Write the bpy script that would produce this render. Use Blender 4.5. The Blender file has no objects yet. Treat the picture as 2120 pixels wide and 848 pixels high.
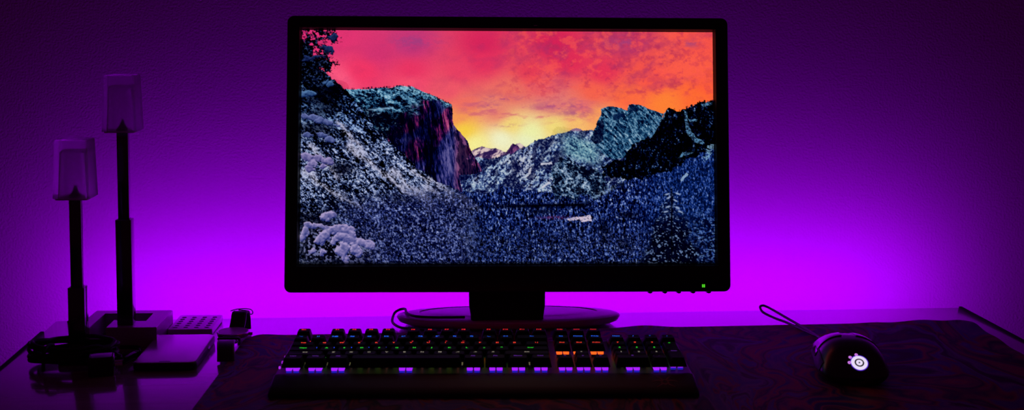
import bpy, bmesh, math
import numpy as np
from mathutils import Vector, Matrix
from mathutils.bvhtree import BVHTree

PI = math.pi
DESK = 0.75                       # height of the desk top
MATZ = DESK + 0.003               # top of the desk mat
col = bpy.context.scene.collection

# =============================== helpers ===============================================
def link(o, parent=None):
    col.objects.link(o)
    if parent is not None: o.parent = parent
    return o

def obj(name, bm, mat, parent=None, smooth=True, angle=35):
    me = bpy.data.meshes.new(name)
    bmesh.ops.recalc_face_normals(bm, faces=bm.faces)
    bm.to_mesh(me); bm.free()
    if smooth:
        me.polygons.foreach_set('use_smooth', [True] * len(me.polygons))
        try: me.set_sharp_from_angle(angle=math.radians(angle))
        except Exception: pass
    mats = mat if isinstance(mat, (list, tuple)) else [mat]
    for m in mats: me.materials.append(m)
    return link(bpy.data.objects.new(name, me), parent)

def thing(name, label, cat, loc=(0, 0, 0), rz=0., group=None):
    o = bpy.data.objects.new(name, None)
    o.empty_display_size = .02
    o.location = loc; o.rotation_euler = (0, 0, rz)
    link(o); tag(o, label, cat, group)
    return o

def tag(o, label=None, cat=None, group=None, kind=None):
    if label: o['label'] = label
    if cat: o['category'] = cat
    if group: o['group'] = group
    if kind: o['kind'] = kind
    return o

def rrect(w, d, r, n=5, cx=0., cy=0.):
    """Rounded rectangle as 4*(n+1) points, counter-clockwise from the right front corner."""
    r = max(min(r, w / 2 - 1e-5, d / 2 - 1e-5), 1e-5)
    pts = []
    for sx, sy, a0 in ((1, -1, -PI / 2), (1, 1, 0), (-1, 1, PI / 2), (-1, -1, PI)):
        for k in range(n + 1):
            a = a0 + PI / 2 * k / n
            pts.append((cx + sx * (w / 2 - r) + r * math.cos(a), cy + sy * (d / 2 - r) + r * math.sin(a)))
    return pts

def at_z(pts, z): return [(x, y, z) for x, y in pts]

def loft(bm, loops, cap0=True, cap1=True, closed=True, mi=0):
    rows = [[bm.verts.new(p) for p in lp] for lp in loops]
    n = len(rows[0])
    for a, b in zip(rows, rows[1:]):
        for i in range(n if closed else n - 1):
            j = (i + 1) % n
            f = bm.faces.new((a[i], a[j], b[j], b[i])); f.material_index = mi
    if cap0: bm.faces.new(list(reversed(rows[0]))).material_index = mi
    if cap1: bm.faces.new(rows[-1]).material_index = mi
    return rows

def slab(bm, w, d, z0, z1, r=.003, e=.001, cx=0., cy=0., n=5, s=3, mi=0):
    """Rounded slab with softened upper and lower edges."""
    L = []
    for k in range(s + 1):
        a = PI / 2 * k / s
        L.append(at_z(rrect(w - 2 * e * (1 - math.sin(a)), d - 2 * e * (1 - math.sin(a)), r, n, cx, cy), z0 + e * (1 - math.cos(a))))
    for k in range(s + 1):
        a = PI / 2 * k / s
        L.append(at_z(rrect(w - 2 * e * (1 - math.cos(a)), d - 2 * e * (1 - math.cos(a)), r, n, cx, cy), z1 - e + e * math.sin(a)))
    loft(bm, L, mi=mi)

def box(bm, x0, x1, y0, y1, z0, z1, e=.0005, mi=0):
    slab(bm, x1 - x0, y1 - y0, z0, z1, r=e * 1.5, e=e, cx=(x0 + x1) / 2, cy=(y0 + y1) / 2, n=2, s=2, mi=mi)

def catmull(P, k=8, closed=False):
    P = [Vector(p) for p in P]; out = []
    n = len(P)
    for i in range(n if closed else n - 1):
        if closed: a, b, c, d = P[i - 1], P[i], P[(i + 1) % n], P[(i + 2) % n]
        else: a, b, c, d = P[max(i - 1, 0)], P[i], P[i + 1], P[min(i + 2, n - 1)]
        for j in range(k):
            t = j / k
            out.append(.5 * ((2 * b) + (c - a) * t + (2 * a - 5 * b + 4 * c - d) * t * t + (3 * b - a - 3 * c + d) * t ** 3))
    if not closed: out.append(P[-1])
    return out

def sweep(bm, path, section, closed=False, up=Vector((0, 0, 1)), mi=0):
    """Sweep a 2-D section (side, up) along a path."""
    loops = []
    n = len(path)
    for i, p in enumerate(path):
        t = (path[(i + 1) % n] - path[i - 1]) if closed else (path[min(i + 1, n - 1)] - path[max(i - 1, 0)])
        t.normalize()
        s = t.cross(up)
        if s.length < 1e-4: s = Vector((1, 0, 0))
        s.normalize(); u = s.cross(t)
        loops.append([tuple(p + s * a + u * b) for a, b in section])
    if closed: loops.append(loops[0])
    loft(bm, loops, cap0=not closed, cap1=not closed, mi=mi)

def tube(bm, pts, r, k=8, n=8, closed=False, mi=0):
    sweep(bm, catmull(pts, k, closed), [(r * math.cos(2 * PI * i / n), r * math.sin(2 * PI * i / n)) for i in range(n)], closed, mi=mi)

def disc(bm, r0, r1, cx, cy, z, n=32, a0=0.):
    """Flat ring (or disc when r0 is 0) as faces."""
    o = [bm.verts.new((cx + r1 * math.cos(2 * PI * i / n + a0), cy + r1 * math.sin(2 * PI * i / n + a0), z)) for i in range(n)]
    if r0 <= 0:
        bm.faces.new(o); return
    q = [bm.verts.new((cx + r0 * math.cos(2 * PI * i / n + a0), cy + r0 * math.sin(2 * PI * i / n + a0), z)) for i in range(n)]
    for i in range(n):
        j = (i + 1) % n
        bm.faces.new((o[i], o[j], q[j], q[i]))

# =============================== materials ==============================================
def pbr(name, color, rough=.5, metal=0., spec=.5, coat=0., coat_rough=.05, transmission=0., ior=1.5, emit=None, strength=0.):
    m = bpy.data.materials.new(name); m.use_nodes = True
    b = m.node_tree.nodes['Principled BSDF']
    b.inputs['Base Color'].default_value = (*color, 1)
    b.inputs['Roughness'].default_value = rough
    b.inputs['Metallic'].default_value = metal
    b.inputs['Specular IOR Level'].default_value = spec
    b.inputs['Coat Weight'].default_value = coat
    b.inputs['Coat Roughness'].default_value = coat_rough
    b.inputs['Transmission Weight'].default_value = transmission
    b.inputs['IOR'].default_value = ior
    if emit:
        b.inputs['Emission Color'].default_value = (*emit, 1)
        b.inputs['Emission Strength'].default_value = strength
    return m

def grain(m, scale=(200, 200, 200), strength=.1, dist=.0005, detail=3, rough_var=0.):
    """Fine surface relief from procedural noise."""
    nt = m.node_tree; b = nt.nodes['Principled BSDF']
    tc = nt.nodes.new('ShaderNodeTexCoord'); mp = nt.nodes.new('ShaderNodeMapping')
    mp.inputs['Scale'].default_value = scale
    nz = nt.nodes.new('ShaderNodeTexNoise'); nz.inputs['Scale'].default_value = 1.; nz.inputs['Detail'].default_value = detail
    bp = nt.nodes.new('ShaderNodeBump'); bp.inputs['Strength'].default_value = strength; bp.inputs['Distance'].default_value = dist
    nt.links.new(tc.outputs['Object'], mp.inputs[0]); nt.links.new(mp.outputs[0], nz.inputs['Vector'])
    nt.links.new(nz.outputs[0], bp.inputs['Height']); nt.links.new(bp.outputs[0], b.inputs['Normal'])
    if rough_var:
        mr = nt.nodes.new('ShaderNodeMapRange'); r = b.inputs['Roughness'].default_value
        mr.inputs['To Min'].default_value = r - rough_var; mr.inputs['To Max'].default_value = r + rough_var
        nt.links.new(nz.outputs[0], mr.inputs[0]); nt.links.new(mr.outputs[0], b.inputs['Roughness'])
    return m

def ramp_node(nt, fac, stops):
    r = nt.nodes.new('ShaderNodeValToRGB'); e = r.color_ramp.elements
    e[0].position, e[0].color = stops[0][0], (*stops[0][1], 1)
    e[1].position, e[1].color = stops[-1][0], (*stops[-1][1], 1)
    for p, c in stops[1:-1]:
        q = e.new(p); q.color = (*c, 1)
    nt.links.new(fac, r.inputs[0])
    return r.outputs[0]

M_wall = grain(pbr('painted plaster', (.72, .70, .70), .75, spec=.25), (330, 330, 330), 1., .0012, 3)
M_floor = pbr('floor boards', (.12, .08, .06), .6)
def make_desk_mat():
    m = pbr('polished walnut top', (.3, .2, .16), .2, spec=.5, coat=1., coat_rough=.08, ior=2.1); m.node_tree.nodes['Principled BSDF'].inputs['Coat IOR'].default_value = 1.9
    nt = m.node_tree; b = nt.nodes['Principled BSDF']
    tc = nt.nodes.new('ShaderNodeTexCoord'); mp = nt.nodes.new('ShaderNodeMapping'); mp.inputs['Scale'].default_value = (3, 55, 8)
    nz = nt.nodes.new('ShaderNodeTexNoise'); nz.inputs['Scale'].default_value = 1.; nz.inputs['Detail'].default_value = 6
    nt.links.new(tc.outputs['Object'], mp.inputs[0]); nt.links.new(mp.outputs[0], nz.inputs['Vector'])
    nt.links.new(ramp_node(nt, nz.outputs[0], [(.3, (.30, .24, .22)), (.55, (.38, .31, .29)), (.7, (.44, .37, .35))]), b.inputs['Base Color'])
    bp = nt.nodes.new('ShaderNodeBump'); bp.inputs['Strength'].default_value = .06; bp.inputs['Distance'].default_value = .0004
    nt.links.new(nz.outputs[0], bp.inputs['Height']); nt.links.new(bp.outputs[0], b.inputs['Normal'])
    return m
M_desk = make_desk_mat()
def make_swirl():
    """Marbled cloth: folded bands of dark red, navy, violet and black."""
    m = pbr('marbled cloth', (.1, .03, .06), .7, spec=.25)
    nt = m.node_tree; b = nt.nodes['Principled BSDF']
    tc = nt.nodes.new('ShaderNodeTexCoord'); mp = nt.nodes.new('ShaderNodeMapping'); mp.inputs['Scale'].default_value = (1.5, 1.25, 1)
    mp.inputs['Rotation'].default_value = (0, 0, .35)
    n1 = nt.nodes.new('ShaderNodeTexNoise'); n1.inputs['Scale'].default_value = 1.5; n1.inputs['Detail'].default_value = 3; n1.inputs['Distortion'].default_value = 1.6
    add = nt.nodes.new('ShaderNodeVectorMath'); add.operation = 'MULTIPLY_ADD'; add.inputs[1].default_value = (1.6, 1.6, 1.6)
    n2 = nt.nodes.new('ShaderNodeTexNoise'); n2.inputs['Scale'].default_value = 2.0; n2.inputs['Detail'].default_value = 4; n2.inputs['Distortion'].default_value = 2.6
    nt.links.new(tc.outputs['Object'], mp.inputs[0]); nt.links.new(mp.outputs[0], n1.inputs['Vector'])
    nt.links.new(n1.outputs['Color'], add.inputs[0]); nt.links.new(mp.outputs[0], add.inputs[2]); nt.links.new(add.outputs[0], n2.inputs['Vector'])
    c = ramp_node(nt, n2.outputs[0], [(.30, (.010, .006, .015)), (.37, (.03, .03, .16)), (.41, (.42, .05, .05)), (.45, (.20, .04, .07)), (.49, (.010, .006, .02)),
                                      (.53, (.30, .035, .04)), (.565, (.08, .06, .26)), (.61, (.22, .10, .28)), (.66, (.012, .006, .015)), (.76, (.26, .03, .03))])
    nt.links.new(c, b.inputs['Base Color'])
    nz = nt.nodes.new('ShaderNodeTexNoise'); nz.inputs['Scale'].default_value = 900
    bp = nt.nodes.new('ShaderNodeBump'); bp.inputs['Strength'].default_value = .15; bp.inputs['Distance'].default_value = .0003
    nt.links.new(tc.outputs['Object'], nz.inputs['Vector']); nt.links.new(nz.outputs[0], bp.inputs['Height']); nt.links.new(bp.outputs[0], b.inputs['Normal'])
    return m
M_cloth = make_swirl()
M_black = grain(pbr('black plastic', (.012, .012, .014), .38, spec=.4), (900, 900, 900), .1, .0002)
M_matte = pbr('matte black plastic', (.01, .01, .012), .6, spec=.25)
M_gloss = pbr('glossy black plastic', (.008, .008, .01), .12, spec=.5)
M_rubber = pbr('black rubber', (.012, .012, .012), .55, spec=.3)
M_trim = pbr('dark edge tape', (.012, .008, .01), .8, spec=.15)
M_raw = pbr('bare edge', (.34, .2, .16), .5)
M_silver = grain(pbr('silver grey plastic', (.80, .78, .80), .36, spec=.9, coat=.6, coat_rough=.25), (700, 700, 700), .05, .0002)
M_metal = pbr('steel', (.6, .6, .62), .25, metal=1.)
M_white = pbr('white plastic', (.72, .70, .72), .35)
M_keyw = pbr('grey rubber buttons', (.13, .11, .15), .6)
M_phone = pbr('pale glass', (.42, .41, .44), .28, spec=1., coat=1., coat_rough=.2)
M_leather = grain(pbr('dark leather', (.03, .024, .03), .42, spec=.6), (600, 600, 600), .3, .0004)
M_stitch = pbr('stitching', (.2, .15, .16), .6)
M_red = pbr('dark red print', (.22, .03, .03), .5)
M_anod = pbr('black anodised metal', (.010, .010, .013), .2, metal=0., spec=1., coat=1., coat_rough=.1)
M_deck = pbr('keyboard shell', (.014, .008, .009), .5, spec=.25)
M_cap = grain(pbr('black keycap', (.006, .006, .008), .6, spec=.2), (1500, 1500, 1500), .1, .0001)

def frosted():
    m = bpy.data.materials.new('frosted acrylic'); m.use_nodes = True
    nt = m.node_tree; b = nt.nodes['Principled BSDF']; out = nt.nodes['Material Output']
    b.inputs['Base Color'].default_value = (.96, .95, .96, 1)
    b.inputs['Roughness'].default_value = .30
    b.inputs['Transmission Weight'].default_value = 1.
    b.inputs['IOR'].default_value = 1.25
    tr = nt.nodes.new('ShaderNodeBsdfTranslucent'); tr.inputs[0].default_value = (.92, .9, .92, 1)
    df = nt.nodes.new('ShaderNodeBsdfDiffuse'); df.inputs[0].default_value = (.7, .68, .7, 1)
    m1 = nt.nodes.new('ShaderNodeMixShader'); m1.inputs[0].default_value = .5
    m2 = nt.nodes.new('ShaderNodeMixShader'); m2.inputs[0].default_value = .16
    nt.links.new(tr.outputs[0], m1.inputs[1]); nt.links.new(df.outputs[0], m1.inputs[2])
    nt.links.new(b.outputs[0], m2.inputs[1]); nt.links.new(m1.outputs[0], m2.inputs[2]); nt.links.new(m2.outputs[0], out.inputs[0])
    return m
M_frost = frosted()

def glow(name, color, strength, sampled=False):
    m = pbr(name, (.02, .02, .02), .5, emit=color, strength=strength)
    try: m.cycles.emission_sampling = 'AUTO' if sampled else 'NONE'
    except Exception: pass
    return m
M_led = glow('purple light line', (.40, .0, 1.), 80., True)

# =============================== the picture on the screen ==============================
def make_wallpaper(W, H):
    """Snowy valley at sunset as an (H, W, 3) sRGB array; coordinates run x 625..1482, y 65..547."""
    rng = np.random.default_rng(7)
    X, Y = np.meshgrid(625 + (np.arange(W) + .5) * 857 / W, 65 + (np.arange(H) + .5) * 482 / H)

    def noise(sx, sy, ang=0., seed=0, XX=None, YY=None):
        g = np.random.default_rng(seed).random((256, 256))
        a = math.radians(ang)
        XX = X if XX is None else XX
        YY = Y if YY is None else YY
        u = (XX * math.cos(a) + YY * math.sin(a)) / sx + 37
        v = (-XX * math.sin(a) + YY * math.cos(a)) / sy + 91
        iu, iv = np.floor(u).astype(int), np.floor(v).astype(int)
        fu, fv = u - iu, v - iv
        fu = fu * fu * (3 - 2 * fu); fv = fv * fv * (3 - 2 * fv)
        a0, a1 = g[iv % 256, iu % 256], g[iv % 256, (iu + 1) % 256]
        b0, b1 = g[(iv + 1) % 256, iu % 256], g[(iv + 1) % 256, (iu + 1) % 256]
        return (a0 * (1 - fu) + a1 * fu) * (1 - fv) + (b0 * (1 - fu) + b1 * fu) * fv

    def fbm(sx, sy, ang=0., seed=0, octs=4, gain=.55):
        t, w, s = 0, 1., 0.
        for k in range(octs):
            t = t + w * noise(sx / 2 ** k, sy / 2 ** k, ang, seed + k * 11)
            s += w; w *= gain
        t = t / s
        return np.clip((t - .5) * 1.7 + .5, 0, 1)

    def sm(a, b, x):
        t = np.clip((x - a) / (b - a), 0, 1)
        return t * t * (3 - 2 * t)

    def ramp(t, *stops):
        xs = [s[0] for s in stops]
        return np.stack([np.interp(t, xs, [s[1][c] for s in stops]) for c in range(3)], -1)

    def mix(img, col, m):
        m = np.clip(m, 0, 1)[..., None]
        return img * (1 - m) + np.asarray(col, float) * m

    def poly(pts, rough=0., seed=3, soft=1.2):
        dx = (fbm(14, 14, 0, seed, 3) - .5) * 2 * rough
        dy = (fbm(14, 14, 0, seed + 50, 3) - .5) * 2 * rough
        px, py = X + dx, Y + dy
        ins = np.zeros(X.shape, bool)
        n = len(pts)
        for i in range(n):
            x0, y0 = pts[i]; x1, y1 = pts[(i + 1) % n]
            if y0 == y1: continue
            c = ((py >= min(y0, y1)) & (py < max(y0, y1)))
            xi = x0 + (py - y0) * (x1 - x0) / (y1 - y0)
            ins ^= c & (px < xi)
        return ins.astype(float)

    def below(line, rough=0., seed=5):
        xs, ys = zip(*line)
        yy = np.interp(X, xs, ys)
        d = (fbm(9, 9, 0, seed, 3) - .5) * 2 * rough
        teeth = (noise(1.6, 400, 0, seed + 9) - .4) * min(rough, 2) * 1.2
        return sm(-.8, .8, Y - yy + d + teeth)

    # ---- sky -------------------------------------------------------------------------
    cps = [(640, 75, 222, 48, 118), (700, 80, 224, 50, 112), (850, 95, 196, 52, 118), (780, 110, 212, 50, 112), (1000, 95, 214, 36, 90), (1150, 95, 214, 32, 84),
           (1300, 85, 205, 55, 92), (1450, 85, 246, 82, 72), (1470, 180, 255, 92, 56), (1420, 130, 250, 90, 72), (1250, 150, 226, 48, 84), (750, 150, 240, 52, 100),
           (700, 170, 250, 88, 128), (850, 150, 232, 50, 98), (850, 175, 244, 78, 110), (950, 150, 232, 62, 98), (930, 190, 238, 84, 104), (960, 215, 238, 108, 96), (945, 246, 244, 150, 84),
           (960, 272, 246, 206, 66), (985, 300, 244, 238, 150), (1030, 236, 232, 128, 108), (1060, 262, 242, 214, 118), (1040, 290, 238, 240, 200), (1100, 275, 236, 240, 168),
           (1090, 292, 232, 238, 190), (1150, 263, 240, 218, 122), (1200, 253, 246, 192, 108), (1150, 215, 226, 120, 116), (1210, 225, 226, 104, 112), (1235, 240, 252, 166, 88),
           (1300, 200, 255, 108, 62), (1380, 215, 255, 128, 52), (1350, 160, 248, 82, 70), (1100, 150, 228, 58, 84), (1060, 190, 236, 110, 96), (1130, 180, 234, 92, 98),
           (1230, 195, 246, 96, 74), (1450, 205, 255, 106, 50), (1000, 130, 230, 48, 92), (1180, 130, 222, 42, 84)]
    num = np.zeros(X.shape + (3,)); den = np.zeros(X.shape)
    for x, y, r, g, b in cps:
        w = 1 / (((X - x) ** 2 + 1.6 * (Y - y) ** 2) + 260) ** 1.7
        num += w[..., None] * np.array([r, g, b]); den += w
    img = num / den[..., None]
    c1 = fbm(70, 30, -8, 21, 5, .6); c2 = fbm(26, 16, -15, 41, 4, .6)
    m = sm(.42, .9, .5 * c1 + .5 * c2) * sm(235, 150, Y) * (.3 + .7 * sm(900, 1150, X)) * (1 - .55 * sm(1330, 1450, X))
    img = mix(img, (168, 44, 100), m * .62)
    m = sm(.5, .9, fbm(15, 12, 0, 141, 4, .7)) * sm(230, 170, Y) * sm(1000, 1120, X) * (1 - sm(1400, 1470, X) * .5)
    img = mix(img, (176, 40, 84), m * .5)
    m = sm(.45, .85, fbm(18, 14, 0, 71, 4, .7)) * sm(220, 140, Y) * sm(1000, 1120, X)
    img = mix(img, (252, 88, 78), m * .55)
    m = sm(.4, .85, fbm(34, 10, -6, 91, 4, .65)) * sm(190, 215, Y) * sm(268, 235, Y) * sm(930, 980, X) * sm(1260, 1200, X)
    img = mix(img, (206, 96, 116), m * .7)
    for (x, y, a, b) in ((1165, 222, 62, 9), (1010, 222, 26, 7), (1045, 205, 40, 6), (1300, 88, 40, 14), (860, 88, 50, 14), (1432, 90, 24, 8), (1050, 262, 22, 3), (1190, 236, 36, 6)):
        e = np.exp(-((X - x) / a) ** 2 - ((Y - y) / b) ** 2)
        img = mix(img, (148, 62, 128), e * sm(.2, .8, fbm(14, 7, -5, int(x), 4, .7)) * .6)
    img = img * (1 + (rng.random(X.shape)[..., None] - .5) * .06)

    sky = img.copy()
    sp = fbm(3.3, 2.9, 20, 301, 3, .8)            # shared fine speckle
    sp2 = fbm(2.4, 2.2, 0, 331, 2, .9)
    snow_far = ramp(fbm(16, 7, -35, 401, 4, .7), (.3, (58, 40, 92)), (.45, (150, 122, 150)), (.6, (222, 198, 200)), (1, (240, 220, 205)))

    # ---- far peaks ---------------------------------------------------------------------
    m = below([(960, 330), (978, 314), (998, 306), (1008, 308), (1018, 311), (1026, 309), (1036, 313), (1046, 317), (1060, 314), (1069, 300), (1077, 299), (1088, 306), (1110, 330)], .8)
    m *= (X > 960) * (X < 1110)
    img = img * (1 - m[..., None]) + snow_far * m[..., None]
    m = poly([(1044, 326), (1052, 314), (1058, 304), (1062, 299), (1067, 301), (1072, 304), (1077, 312), (1081, 326)], 1)
    img = img * (1 - m[..., None]) + ramp(fbm(5, 12, 12, 411, 3), (.2, (40, 22, 70)), (.6, (92, 52, 112)), (1, (190, 120, 150))) * m[..., None]
    m = poly([(1174, 280), (1180, 273), (1187, 268.5), (1194, 267), (1203, 269), (1211, 275), (1216, 282)], .3)
    img = mix(img, (150, 118, 150), m)

    # ---- middle ridge ---------------------------------------------------------------
    m = below([(940, 345), (985, 328), (1010, 333), (1046, 323), (1062, 320), (1076, 312), (1088, 306), (1114, 292), (1153, 280), (1178, 274), (1210, 274), (1232, 271), (1300, 290), (1490, 300)], 2.2, 9)
    tex = .55 * fbm(12, 4.5, -50, 501, 4, .75) + .45 * sp + .02
    r1 = ramp(tex, (.28, (6, 8, 38)), (.42, (34, 48, 112)), (.55, (98, 124, 172)), (.68, (176, 196, 214)), (1, (226, 232, 240)))
    img = img * (1 - m[..., None]) + r1 * m[..., None]
    # warm and pale flank on its left, darker ribs
    w = np.exp(-((X - 1075) / 24) ** 2 - ((Y - 345) / 26) ** 2)
    img = mix(img, (206, 196, 206), w * sm(.4, .6, tex) * .6)
    big = fbm(34, 15, -58, 571, 3, .6)
    img = mix(img, (14, 18, 62), m * sm(.46, .26, big) * (1 - .4 * sm(.5, .6, sp)) * .85)
    img = mix(img, (206, 210, 224), m * sm(.62, .8, big) * .45 * sm(.3, .5, sp))
    for pts in ([(1108, 295), (1116, 296), (1112, 325), (1104, 345), (1100, 335)], [(1150, 315), (1158, 330), (1152, 372), (1143, 392), (1147, 350)],
                [(1066, 330), (1075, 350), (1068, 356), (1058, 344)], [(1095, 345), (1112, 352), (1100, 378), (1090, 372)]):
        img = mix(img, (16, 18, 62), poly(pts, 4, 77) * (.85 - .4 * sp))
    for pts in ([(1090, 368), (1098, 362), (1102, 350), (1098, 352), (1086, 370)], [(1122, 388), (1138, 376), (1141, 380), (1126, 392)], [(1120, 340), (1143, 336), (1143, 341), (1121, 345)]):
        img = mix(img, (214, 214, 226), poly(pts, 2, 81) * .85)
    # teal lit round dome right of the ridge
    w = np.clip(np.exp(-((X - 1205) / 42) ** 4 - ((Y - 312 - .28 * (X - 1205)) / 26) ** 4), 0, 1)
    teal = ramp(.5 * fbm(14, 4, 42, 531, 4, .7) + .5 * sp2, (.25, (20, 44, 84)), (.42, (80, 128, 158)), (.6, (136, 178, 190)), (1, (196, 224, 226)))
    img = img * (1 - w[..., None]) + teal * w[..., None]

    # ---- rock peak --------------------------------------------------------------------
    m = poly([(1224, 290), (1231, 270), (1237, 257), (1244, 246), (1245, 231), (1254, 223), (1265, 220), (1282, 225), (1302, 231), (1304, 218), (1314, 217), (1333, 223), (1358, 231),
              (1376, 239), (1372, 262), (1350, 300), (1300, 330), (1262, 332), (1240, 312)], 2.4, 15)
    rk = .6 * fbm(13, 3.6, 48, 551, 4, .75) + .4 * sp
    rk = rk + .10 * np.exp(-((X - 1310) / 40) ** 2 - ((Y - 285) / 24) ** 2)
    rc = ramp(rk, (.28, (3, 8, 36)), (.42, (18, 50, 90)), (.56, (52, 100, 136)), (.72, (120, 158, 186)), (1, (196, 214, 226)))
    img = img * (1 - m[..., None]) + rc * m[..., None]
    img = mix(img, (8, 10, 42), poly([(1228, 290), (1238, 258), (1246, 246), (1252, 262), (1248, 290), (1240, 300)], 4, 17) * (.9 - .35 * sp))
    img = mix(img, (14, 30, 66), poly([(1304, 219), (1312, 218), (1330, 226), (1318, 232), (1306, 231)], 2, 19) * .7)
    img = mix(img, (16, 34, 74), poly([(1270, 238), (1285, 232), (1298, 242), (1288, 248), (1272, 246)], 4, 23) * .7)

    # ---- valley forest ----------------------------------------------------------------
    m = below([(940, 392), (985, 400), (1010, 404), (1040, 388), (1110, 398), (1180, 402), (1240, 404), (1300, 372), (1400, 330), (1490, 290)], 3, 31)
    fx = .55 * fbm(2.3, 6.5, 0, 601, 3, .8) + .45 * fbm(2.5, 3.2, 0, 611, 2, .8) - .035
    fr = ramp(fx, (.3, (2, 4, 22)), (.45, (14, 24, 74)), (.58, (40, 62, 138)), (.72, (90, 114, 180)), (.85, (168, 186, 222)), (1, (214, 220, 240)))
    img = img * (1 - m[..., None]) + fr * m[..., None]
    # middle slope foot of the ridge, mixed trees
    w = poly([(1145, 340), (1175, 330), (1190, 345), (1240, 350), (1262, 395), (1225, 412), (1150, 408), (1140, 380)], 8, 35)
    tr = ramp(.4 * sp + .3 * fbm(6, 6, -30, 621, 3, .8) + .3 * fbm(22, 20, -30, 623, 2), (.46, (4, 8, 26)), (.54, (16, 34, 68)), (.63, (82, 116, 152)), (.8, (190, 206, 224)))
    img = img * (1 - .85 * w[..., None]) + .85 * tr * w[..., None]
    w = np.exp(-((Y - 401 + .5 * (X - 1250)) / 6) ** 2 - ((X - 1250) / 36) ** 2)
    img = mix(img, (150, 176, 206), w * sm(.35, .6, sp) * .8)

    # ---- dark ridge on the right -----------------------------------------------------
    m = poly([(1376, 239), (1380, 231), (1391, 227), (1409, 230), (1420, 227), (1441, 219), (1455, 214), (1479, 211), (1495, 208), (1495, 300), (1462, 318), (1420, 335), (1395, 352), (1340, 368),
              (1290, 372), (1252, 366), (1246, 350), (1262, 336), (1290, 330), (1312, 302), (1345, 288), (1360, 266)], 5, 41)
    teeth = poly([(1376, 236), (1391, 224), (1409, 227), (1441, 216), (1455, 211), (1495, 206), (1495, 230), (1380, 245)], 2.5, 43) * sm(.5, .7, noise(1.3, 60, 0, 47))
    m = np.maximum(m, teeth)
    dk = .5 * fbm(5, 12, 8, 631, 3, .8) + .5 * sp
    dc = ramp(dk, (.56, (2, 2, 16)), (.70, (8, 14, 48)), (.82, (48, 82, 134)), (.9, (140, 170, 204)))
    img = img * (1 - m[..., None]) + dc * m[..., None]
    for pts in ([(1419, 229), (1424, 232), (1430, 262), (1444, 286), (1462, 298), (1458, 303), (1438, 294), (1424, 272)], [(1428, 246), (1436, 249), (1448, 248), (1446, 253), (1432, 253)],
                [(1377, 238), (1384, 231), (1376, 250), (1352, 284), (1344, 288), (1362, 262)], [(1455, 216), (1479, 212), (1479, 219), (1460, 222)],
                [(1405, 330), (1416, 318), (1440, 314), (1438, 319), (1418, 324)]):
        img = mix(img, (96, 142, 180), poly(pts, 2.5, 51) * (.35 + .65 * sm(.4, .6, sp)))
    # forest on the right slope is bluer, with a bright clearing
    w = sm(1290, 1400, X) * sm(300, 360, Y + (X - 1400) * .45) * (1 - m)
    img = mix(img, (24, 66, 140), w * .3)
    img = mix(img, (168, 196, 224), poly([(1408, 372), (1424, 358), (1428, 364), (1412, 376)], 3, 57) * .8)
    img = mix(img, (150, 190, 220), poly([(1458, 330), (1470, 300), (1479, 296), (1479, 318), (1466, 336)], 6, 59) * sm(.45, .6, sp) * .8)
    # dark band, shadow pools and pale clearing in the valley
    band = np.exp(-((Y - 427 + .02 * (X - 1150)) / 4.2) ** 2) * sm(960, 1090, X) * sm(1240, 1200, X)
    img = mix(img, (2, 3, 18), band * .9)
    for x, y, a, b in ((1300, 447, 22, 7), (1250, 475, 8, 16), (1290, 505, 14, 12), (1180, 500, 10, 8), (960, 420, 26, 6), (1120, 440, 30, 5)):
        img = mix(img, (3, 5, 24), np.exp(-((X - x) / a) ** 2 - ((Y - y) / b) ** 2) * .75)
    img = mix(img, (222, 206, 226), poly([(1172, 456), (1186, 451), (1222, 449), (1226, 460), (1204, 462), (1198, 456), (1180, 460)], 2, 61) * (.5 + .5 * sm(.3, .5, sp2)))
    img = mix(img, (150, 70, 130), np.exp(-((X - 1150) / 34) ** 2 - ((Y - 452) / 3.4) ** 2) * sm(.45, .6, sp2) * .7)
    w = sm(440, 520, Y)
    img = mix(img, (120, 136, 200), w * sm(.6, .8, sp2) * .5)
    img = mix(img, (2, 3, 16), w * sm(.5, .32, sp) * .6)

    # ---- great cliff ------------------------------------------------------------------
    m = poly([(700, 195), (717, 187), (740, 189), (761, 188), (785, 185), (809, 184), (826, 180), (841, 180), (854, 183), (870, 190), (886, 196), (903, 204), (919, 211), (934, 218), (937, 239), (939, 262),
              (952, 275), (968, 295), (978, 318), (990, 340), (1000, 358), (985, 363), (952, 365), (958, 400), (900, 400), (700, 400)], 1.6, 65)
    st = .55 * fbm(7, 70, -9, 651, 4, .75) + .45 * fbm(2.8, 14, -7, 661, 3, .8) - .03
    st = st + .10 * sm(900, 936, X) - .10 * np.exp(-((X - 890) / 16) ** 2)
    cf = ramp(st, (.34, (5, 3, 22)), (.46, (24, 12, 54)), (.56, (68, 26, 84)), (.66, (126, 42, 98)), (.78, (178, 74, 128)), (1, (226, 140, 160)))
    cb = ramp(st, (.3, (4, 6, 28)), (.45, (16, 22, 70)), (.6, (44, 48, 116)), (.8, (110, 104, 160)))
    k = sm(.35, .65, fbm(34, 60, 20, 671, 2) + .3 * sm(320, 220, Y) - .15)
    cf = cf * k[..., None] + cb * (1 - k[..., None])
    red = sm(936, 950, X) * sm(.42, .62, st)
    cf = cf * (1 - .35 * red[..., None]) + .35 * red[..., None] * np.array([206, 70, 90])
    img = img * (1 - m[..., None]) + cf * m[..., None]
    img = mix(img, (8, 8, 34), m * poly([(941, 268), (948, 300), (944, 336), (954, 366), (1000, 360), (985, 350), (968, 330), (975, 318), (960, 300)], 6, 67) * .55)
    # snowy cap and wooded left shoulder
    capline = np.interp(X, [700, 800, 835, 870, 905, 936, 1000], [300, 290, 238, 214, 212, 222, 222])
    cm = m * sm(10, -10, Y - capline - (fbm(22, 22, 0, 681, 3) - .5) * 46)
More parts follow.
